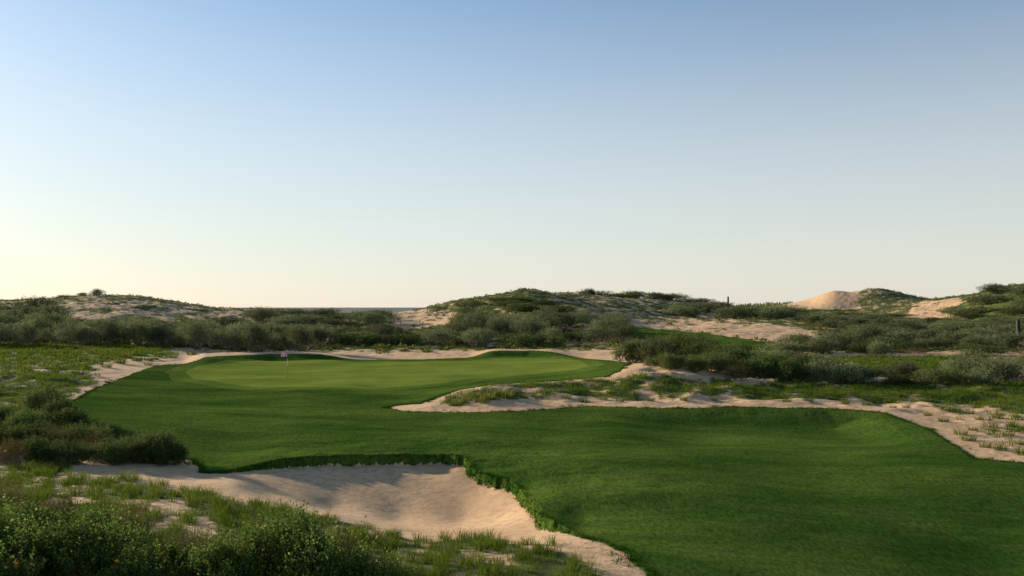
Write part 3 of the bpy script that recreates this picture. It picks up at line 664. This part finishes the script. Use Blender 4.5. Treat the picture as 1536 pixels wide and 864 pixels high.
parts.append(blades(x, y, z, 34, .16 + .26 * np.clip(cl, 0, 1) * r1.uniform(.6, 1.2, len(x)), .13, .010, r1, tint0=np.clip(.42 + .3 * fbm(x * .4, y * .4, 2, 33), .1, .9)))
x, y, z, d, p = scatter(30, 62, 7.5, r1)
parts.append(blades(x, y, z, 16, r1.uniform(.16, .38, len(x)), .20, .020, r1, tint0=np.clip(.38 + .35 * fbm(x * .3, y * .3, 2, 33), .1, .9)))
x, y, z, d, p = scatter(62, 112, 3.2, r1)
parts.append(blades(x, y, z, 13, r1.uniform(.2, .42, len(x)), .30, .05, r1, tint0=np.clip(.40 + .4 * fbm(x * .2, y * .2, 2, 33), .1, .9)))
o = link('grass', blade_mesh('grass', parts, M_grass)); tag(o, 'wild yellowish green grass tufts growing in patches on the sand', 'grass', kind='stuff')
print('GRASS', sum(len(a) for a, _ in parts))
def clumps(x, y, z, nl, size, r, flat=.55, tint=.5):
    n_ = len(x); k = n_ * nl; S_ = np.repeat(size, nl)
    d = unit(r.normal(size=(k, 3)) + np.array([0, 0, .4])); d[:, 2] = np.abs(d[:, 2])
    c = np.stack([np.repeat(x, nl), np.repeat(y, nl), np.repeat(z, nl)], -1) + d * np.array([.5, .5, .5 * flat * 1.3]) * (S_ * r.uniform(.3, 1, k))[:, None]
    a = unit(d * .7 + r.normal(size=(k, 3)) * .6 + np.array([0, 0, .4]))
    return leaves(c, a, S_ * .42, S_ * .2, r), np.clip(np.repeat(np.broadcast_to(tint, (n_,)), nl) + r.normal(size=k) * .15, 0, 1)
r2 = np.random.default_rng(60); Vs = []; Ts = []
for D0, D1, pm, nl, s0, s1 in ((100, 160, .42, 16, .5, 1.1), (160, 235, .5, 14, .35, .85), (235, 340, .20, 12, .5, 1.2), (340, 560, .05, 12, .7, 1.5), (560, 1100, .006, 10, 2.5, 6)):
    x, y, z, d, p = scatter(D0, D1, pm, r2, thr=.48)
    u = CX + F * x / y
    a, b_ = clumps(x, y, z - .05, nl, r2.uniform(s0, s1, len(x)) , r2, tint=np.clip(.5 + .5 * fbm(x * .05, y * .05, 2, 41), 0, 1)); Vs.append(a); Ts.append(b_)
# speckles on the bare dune faces
for (u0, u1, D0, D1, pm) in ((40, 330, 160, 202, .11), (820, 1010, 172, 225, .13), (560, 700, 165, 208, .05), (640, 760, 175, 208, .12)):
    area = (u1 - u0) / F * (D1 ** 2 - D0 ** 2) / 2; k = int(area * pm); D = np.sqrt(r2.uniform(D0 ** 2, D1 ** 2, k)); u = r2.uniform(u0, u1, k); x = (u - CX) / F * D
    a, b_ = clumps(x, D, H(x, D) - .05, 14, r2.uniform(.45, 1.0, k), r2, tint=np.full(k, .35)); Vs.append(a); Ts.append(b_)
o = link('scrub_vegetation', leaf_mesh('scrub', np.concatenate(Vs), np.concatenate(Ts), M_scrub)); tag(o, 'low olive scrub speckling the far dunes and flats', 'scrub', kind='stuff')
print('SCRUB', sum(len(a) for a in Vs))

# fringe of uncut blades along the turf edge
r3 = np.random.default_rng(70); pp = []
def along(pl, per_m, closed=True):
    nx = np.roll(pl, -1, 0) if closed else pl[1:]; p0 = pl if closed else pl[:-1]
    seg = np.hypot(*(nx - p0).T); k = np.maximum(1, (seg * per_m)).astype(int); out = []
    for a, b_, m_ in zip(p0, nx, k): t = r3.uniform(0, 1, m_)[:, None]; out.append(a + (b_ - a) * t)
    return np.concatenate(out)
E = along(FAIR, 60); E = E[(E[:, 1] < 62) & (E[:, 1] > 13) & (np.abs(E[:, 0] / E[:, 1]) < .66)]
E = E + r3.normal(size=E.shape) * .10
x, y = E[:, 0], E[:, 1]; sf, sg = fields(x, y); k = (sf > -.10) & (sf < .4); x, y, sf, sg = x[k], y[k], sf[k], sg[k]
pp.append(blades(x, y, relief(x, y, sf, sg) + np.clip(sf * .8, -.15, .03), 7, r3.uniform(.04, .10, len(x)), .05, .012, r3, lean=.7, tint0=.4))
E = along(FAIR, 30); E = E[(E[:, 1] < 80) & (E[:, 1] > 13) & (np.abs(E[:, 0] / E[:, 1]) < .66)]; E = E + r3.normal(size=E.shape) * .22
x, y = E[:, 0], E[:, 1]; sf, sg = fields(x, y); k = (sf > -.5) & (sf < .1) & (fbm(x * .6, y * .6, 3, 77) > .12) & (pdist(x, y, LIPW) > 1.2); x, y, sf, sg = x[k], y[k], sf[k], sg[k]
parts_edge = blades(x, y, relief(x, y, sf, sg), 12, r3.uniform(.06, .17, len(x)), .07, .014, r3, lean=.8, tint0=.5); pp.append(parts_edge)
Lp = along(LIPW, 260, False) ; Lp = Lp + r3.normal(size=Lp.shape) * .10
x, y = Lp[:, 0], Lp[:, 1]; sf, sg = fields(x, y); k = (sf > -.04) & (sf < .34); x, y, sf, sg = x[k], y[k], sf[k], sg[k]
pp.append(blades(x, y, relief(x, y, sf, sg) + np.clip(sf * .8, -.15, .03), 4, r3.uniform(.025, .065, len(x)), .05, .011, r3, lean=.9, tint0=.42))
o = link('fringe_grass', blade_mesh('fringe_grass', pp, M_lipgrass)); tag(o, 'shaggy uncut turf fringe hanging over the bunker lip and along the fairway edge', 'grass', kind='stuff')

# single tufts standing free on the sand beside the fairway
def tuft_proto(seed, nb, h, sp, wd):
    r = np.random.default_rng(seed); return blade_mesh('tuft', [blades(np.zeros(1), np.zeros(1), np.zeros(1), nb, np.array([h]), sp, wd, r, lean=.6, tint0=.45 + .2 * (seed % 3))], M_grass)
TUFT = [tuft_proto(s, 90, .34, .24, .016) for s in range(80, 85)]
def tuft(px, py, s, label, group):
    x, y = ray(px, py); o = link('grass_tuft', TUFT[int(rng.integers(5))]); o.location = (x, y, float(H(x, y)[0])); o.rotation_euler[2] = rng.uniform(0, 6); o.scale = (s, s, s * rng.uniform(.8, 1.1))
    tag(o, label, 'grass tuft', group)
for a in [(1441,652),(1452,661),(1478,671),(1500,676),(1468,630),(1486,641),(1512,655),(1530,668),(1415,632),(1428,618),(1392,622),(1406,610),(1520,640),(1496,628),(1460,646),(1533,682)]:
    tuft(*a, rng.uniform(.8, 1.3), 'yellowish grass tuft standing free on the wide end of the sand strip', 'tufts on the wide end of the sand strip')
for a in [(1268,606),(1215,603),(1180,604),(1150,601),(1300,607),(1340,609),(1360,612),(1110,598),(1072,600)]:
    tuft(*a, rng.uniform(.7, 1.1), 'small grass tuft standing free on the narrow sand strip behind the dark bank', 'tufts on the narrow sand strip')
for a in [(1026,602),(1006,596),(975,601),(938,597),(930,601),(905,598),(876,601),(850,598)]:
    tuft(*a, rng.uniform(.8, 1.25), 'round pale green tuft on the sand slope in front of the knob', 'tufts on the sand slope before the knob')
for a in [(700,600),(716,597),(732,601),(744,594),(760,598),(690,605),(722,605)]:
    tuft(*a, rng.uniform(1.2, 1.9), 'dark green tuft on the tip of the sand patch amid the fairway', 'tufts on the tip of the sand patch')
for a in [(180,545),(205,542),(222,548),(260,537),(288,534),(160,552),(190,536)]:
    tuft(*a, rng.uniform(1.3, 2.2), 'grass tuft on the bare sand beyond the fairway corner', 'tufts on the bare sand beyond the fairway corner')

# ------------------------------------------------------------------ flagstick
fxp, fyp = ray(431, 572); fz = float(H(fxp, fyp)[0]) + .03
root = bpy.data.objects.new('golf_flagstick', None); COL.objects.link(root); root.location = (fxp, fyp, fz)
tag(root, 'thin striped flagstick with small pink and white checkered flag on the green', 'golf flag')
Mw = plain('white_paint', (.75, .73, .70), .5, 6, .05); Mr = plain('red_paint', (.42, .09, .045), .5, 6, .1); Mdk = plain('cup_inside', (.02, .02, .02))
def cyl(name, z0, z1, r0, r1_, mat, parent, sides=12, cap=True):
    V = []; 
    for z_, rr in ((z0, r0), (z1, r1_)):
        for k in range(sides): V.append((rr * math.cos(2 * math.pi * k / sides), rr * math.sin(2 * math.pi * k / sides), z_))
    fl = []; sz = []
    for k in range(sides): fl += [k, (k + 1) % sides, sides + (k + 1) % sides, sides + k]; sz.append(4)
    if cap: fl += list(range(sides, 2 * sides)); sz.append(sides)
    return link(name, mesh_np(name, V, fl, mat, None, False, sizes=np.array(sz)), parent)
V = []; fl = []; sz = []; mi = []
zs = [0, 1.0, 1.5, 2.13]; cl_ = [1, 0, 1]
sides = 12
for z_ in zs:
    rr = .020 - .003 * z_
    for k in range(sides): V.append((rr * math.cos(2 * math.pi * k / sides), rr * math.sin(2 * math.pi * k / sides), z_))
for s_ in range(3):
    for k in range(sides): fl += [s_ * sides + k, s_ * sides + (k + 1) % sides, (s_ + 1) * sides + (k + 1) % sides, (s_ + 1) * sides + k]; sz.append(4); mi.append(cl_[s_])
link('pole', mesh_np('pole', V, fl, [Mw, Mr], None, True, sizes=np.array(sz), mats=mi), root)
V = []; fl = []; sz = []
for k in range(9):
    for j in range(12):
        a = math.pi * k / 8; q = 2 * math.pi * j / 12; V.append((.028 * math.sin(a) * math.cos(q), .028 * math.sin(a) * math.sin(q), 2.15 + .035 * math.cos(a)))
for k in range(8):
    for j in range(12): fl += [k * 12 + j, k * 12 + (j + 1) % 12, (k + 1) * 12 + (j + 1) % 12, (k + 1) * 12 + j]; sz.append(4)
link('finial', mesh_np('finial', V, fl, Mw, None, True, sizes=np.array(sz)), root)
m, nt, ns, ln = nmat('flag_cloth')
uvn = mk(ns, 'ShaderNodeTexCoord'); ch = mk(ns, 'ShaderNodeTexChecker'); ch.inputs['Scale'].default_value = 10.6
ch.inputs['Color1'].default_value = (.78, .66, .74, 1); ch.inputs['Color2'].default_value = (.24, .035, .11, 1); ln.new(mapping(ns, ln, uvn.outputs['Object'], (1, 0, 1)), ch.inputs[0])
dd = mk(ns, 'ShaderNodeBsdfDiffuse'); tt = mk(ns, 'ShaderNodeBsdfTranslucent'); mx = mk(ns, 'ShaderNodeMixShader'); mx.inputs[0].default_value = .35
ln.new(ch.outputs[0], dd.inputs[0]); ln.new(ch.outputs[0], tt.inputs[0]); ln.new(dd.outputs[0], mx.inputs[1]); ln.new(tt.outputs[0], mx.inputs[2]); o_ = mk(ns, 'ShaderNodeOutputMaterial'); ln.new(mx.outputs[0], o_.inputs[0])
V = []; fl = []
NXf, NZf = 16, 10
for sgn in (0, 1):
    for i in range(NXf + 1):
        for j in range(NZf + 1):
            t = i / NXf; V.append((-.012 - .46 * t, .05 * math.sin(5.2 * t + .5 * j / NZf) * t + sgn * .003, 2.10 - .38 * j / NZf - .07 * t * t))
st = (NXf + 1) * (NZf + 1)
for i in range(NXf):
    for j in range(NZf):
        a = i * (NZf + 1) + j; fl += [[a, a + 1, a + NZf + 2, a + NZf + 1], [st + a, st + a + NZf + 1, st + a + NZf + 2, st + a + 1]]
for i in range(NXf):
    for j in (0, NZf): a = i * (NZf + 1) + j; fl.append([a, a + NZf + 1, st + a + NZf + 1, st + a])
for j in range(NZf):
    for i in (0, NXf): a = i * (NZf + 1) + j; fl.append([a, a + 1, st + a + 1, st + a])
link('flag', mesh_np('flag', V, fl, m, None, True), root)
cyl('cup', -.02, .006, .054, .054, Mdk, root)

# ------------------------------------------------------------------ cacti
def cactus(px, D, h, r_, label, arms=()):
    x = (px - CX) / F * D; z = float(H(x, D)[0]); root = bpy.data.objects.new('columnar_cactus', None); COL.objects.link(root); root.location = (x, D, z - .1); tag(root, label, 'cactus')
    def col(name, pts, rad):
        V = []; Fc = []; S_ = 22; pts = np.array(pts, float)
        for i, (p, rr) in enumerate(zip(pts, rad)):
            for k in range(S_):
                a = 2 * math.pi * k / S_; q = rr * (1 if k % 2 else .82); V.append(p + np.array([q * math.cos(a), q * math.sin(a), 0]))
        for i in range(len(pts) - 1):
            for k in range(S_): Fc.append([i * S_ + k, i * S_ + (k + 1) % S_, (i + 1) * S_ + (k + 1) % S_, (i + 1) * S_ + k])
        link(name, mesh_np(name, V, Fc, M_cactus), root)
    t = np.linspace(0, 1, 12); col('trunk', [(0.04 * math.sin(3 * a), 0, a * h) for a in t], [r_ * (.8 + .25 * math.sin(a * 3)) * (1 - smooth(.9, 1.0, a) * .85) for a in t])
    for (dx, z0, z1) in arms:
        pts = [(0, 0, z0), (dx * .6, 0, z0 + .05), (dx, 0, z0 + .3), (dx, 0, z0 + (z1 - z0) * .6), (dx * 1.02, 0, z1 - .1), (dx * 1.02, 0, z1)]; col('arm', pts, [r_ * .5, r_ * .6, r_ * .6, r_ * .6, r_ * .5, .03])
cactus(1092, 262, 3.6, .26, 'lone dark columnar cactus standing on the low skyline beyond the long dune')
cactus(1527, 112, 3.7, .24, 'dark columnar cactus rising from the shrubs at the picture edge')

# ------------------------------------------------------------------ light, sky, camera
w = bpy.data.worlds.new('World'); scene.world = w; w.use_nodes = True; nt = w.node_tree; nt.nodes.clear()
sky = nt.nodes.new('ShaderNodeTexSky'); sky.sky_type = 'NISHITA'; sky.sun_disc = False
sky.sun_elevation = math.radians(SUN_EL); sky.sun_rotation = math.radians(SUN_AZ % 360)
sky.air_density = 1.0; sky.dust_density = 0.3; sky.ozone_density = 2.4; sky.altitude = 0
ns, ln = nt.nodes, nt.links
tcw = mk(ns, 'ShaderNodeTexCoord'); sx = mk(ns, 'ShaderNodeSeparateXYZ'); ln.new(tcw.outputs['Generated'], sx.inputs[0])
mr = mk(ns, 'ShaderNodeMapRange'); mr.interpolation_type = 'SMOOTHERSTEP'; mr.inputs[1].default_value = -.05; mr.inputs[2].default_value = .46; mr.inputs[3].default_value = .74; mr.inputs[4].default_value = .0
ln.new(sx.outputs['Z'], mr.inputs[0])
skyc = mix(ns, ln, mr.outputs[0], sky.outputs[0], (4.85, 4.72, 4.46))      # pale sea haze low in the sky
bg = nt.nodes.new('ShaderNodeBackground'); bg.inputs[1].default_value = .088
wo = nt.nodes.new('ShaderNodeOutputWorld'); nt.links.new(skyc, bg.inputs[0]); nt.links.new(bg.outputs[0], wo.inputs[0])
ld = bpy.data.lights.new('sun', 'SUN'); ld.energy = 5.0; ld.angle = math.radians(.8); ld.color = (1, .86, .67)
lo = bpy.data.objects.new('sun', ld); COL.objects.link(lo)
az, el = math.radians(SUN_AZ), math.radians(SUN_EL)
from mathutils import Vector
d = Vector((math.sin(az) * math.cos(el), math.cos(az) * math.cos(el), math.sin(el)))
lo.rotation_euler = d.to_track_quat('Z', 'Y').to_euler(); lo.location = (-60, 60, 60)
cd = bpy.data.cameras.new('camera'); co = bpy.data.objects.new('camera', cd); COL.objects.link(co); scene.camera = co
co.location = (0, 0, ZC); co.rotation_euler = (math.radians(90), 0, 0)
cd.sensor_width = 36; cd.lens = F / 1536 * 36; cd.shift_y = (HY - 432) / 1536; cd.clip_end = 100000; cd.clip_start = .1
scene.view_settings.view_transform = 'Standard'; scene.view_settings.look = 'None'; scene.view_settings.gamma = 1; scene.view_settings.exposure = 0.88
scene.render.engine = 'CYCLES'
scene.cycles.max_bounces = 6; scene.cycles.transparent_max_bounces = 4; scene.cycles.use_denoising = True
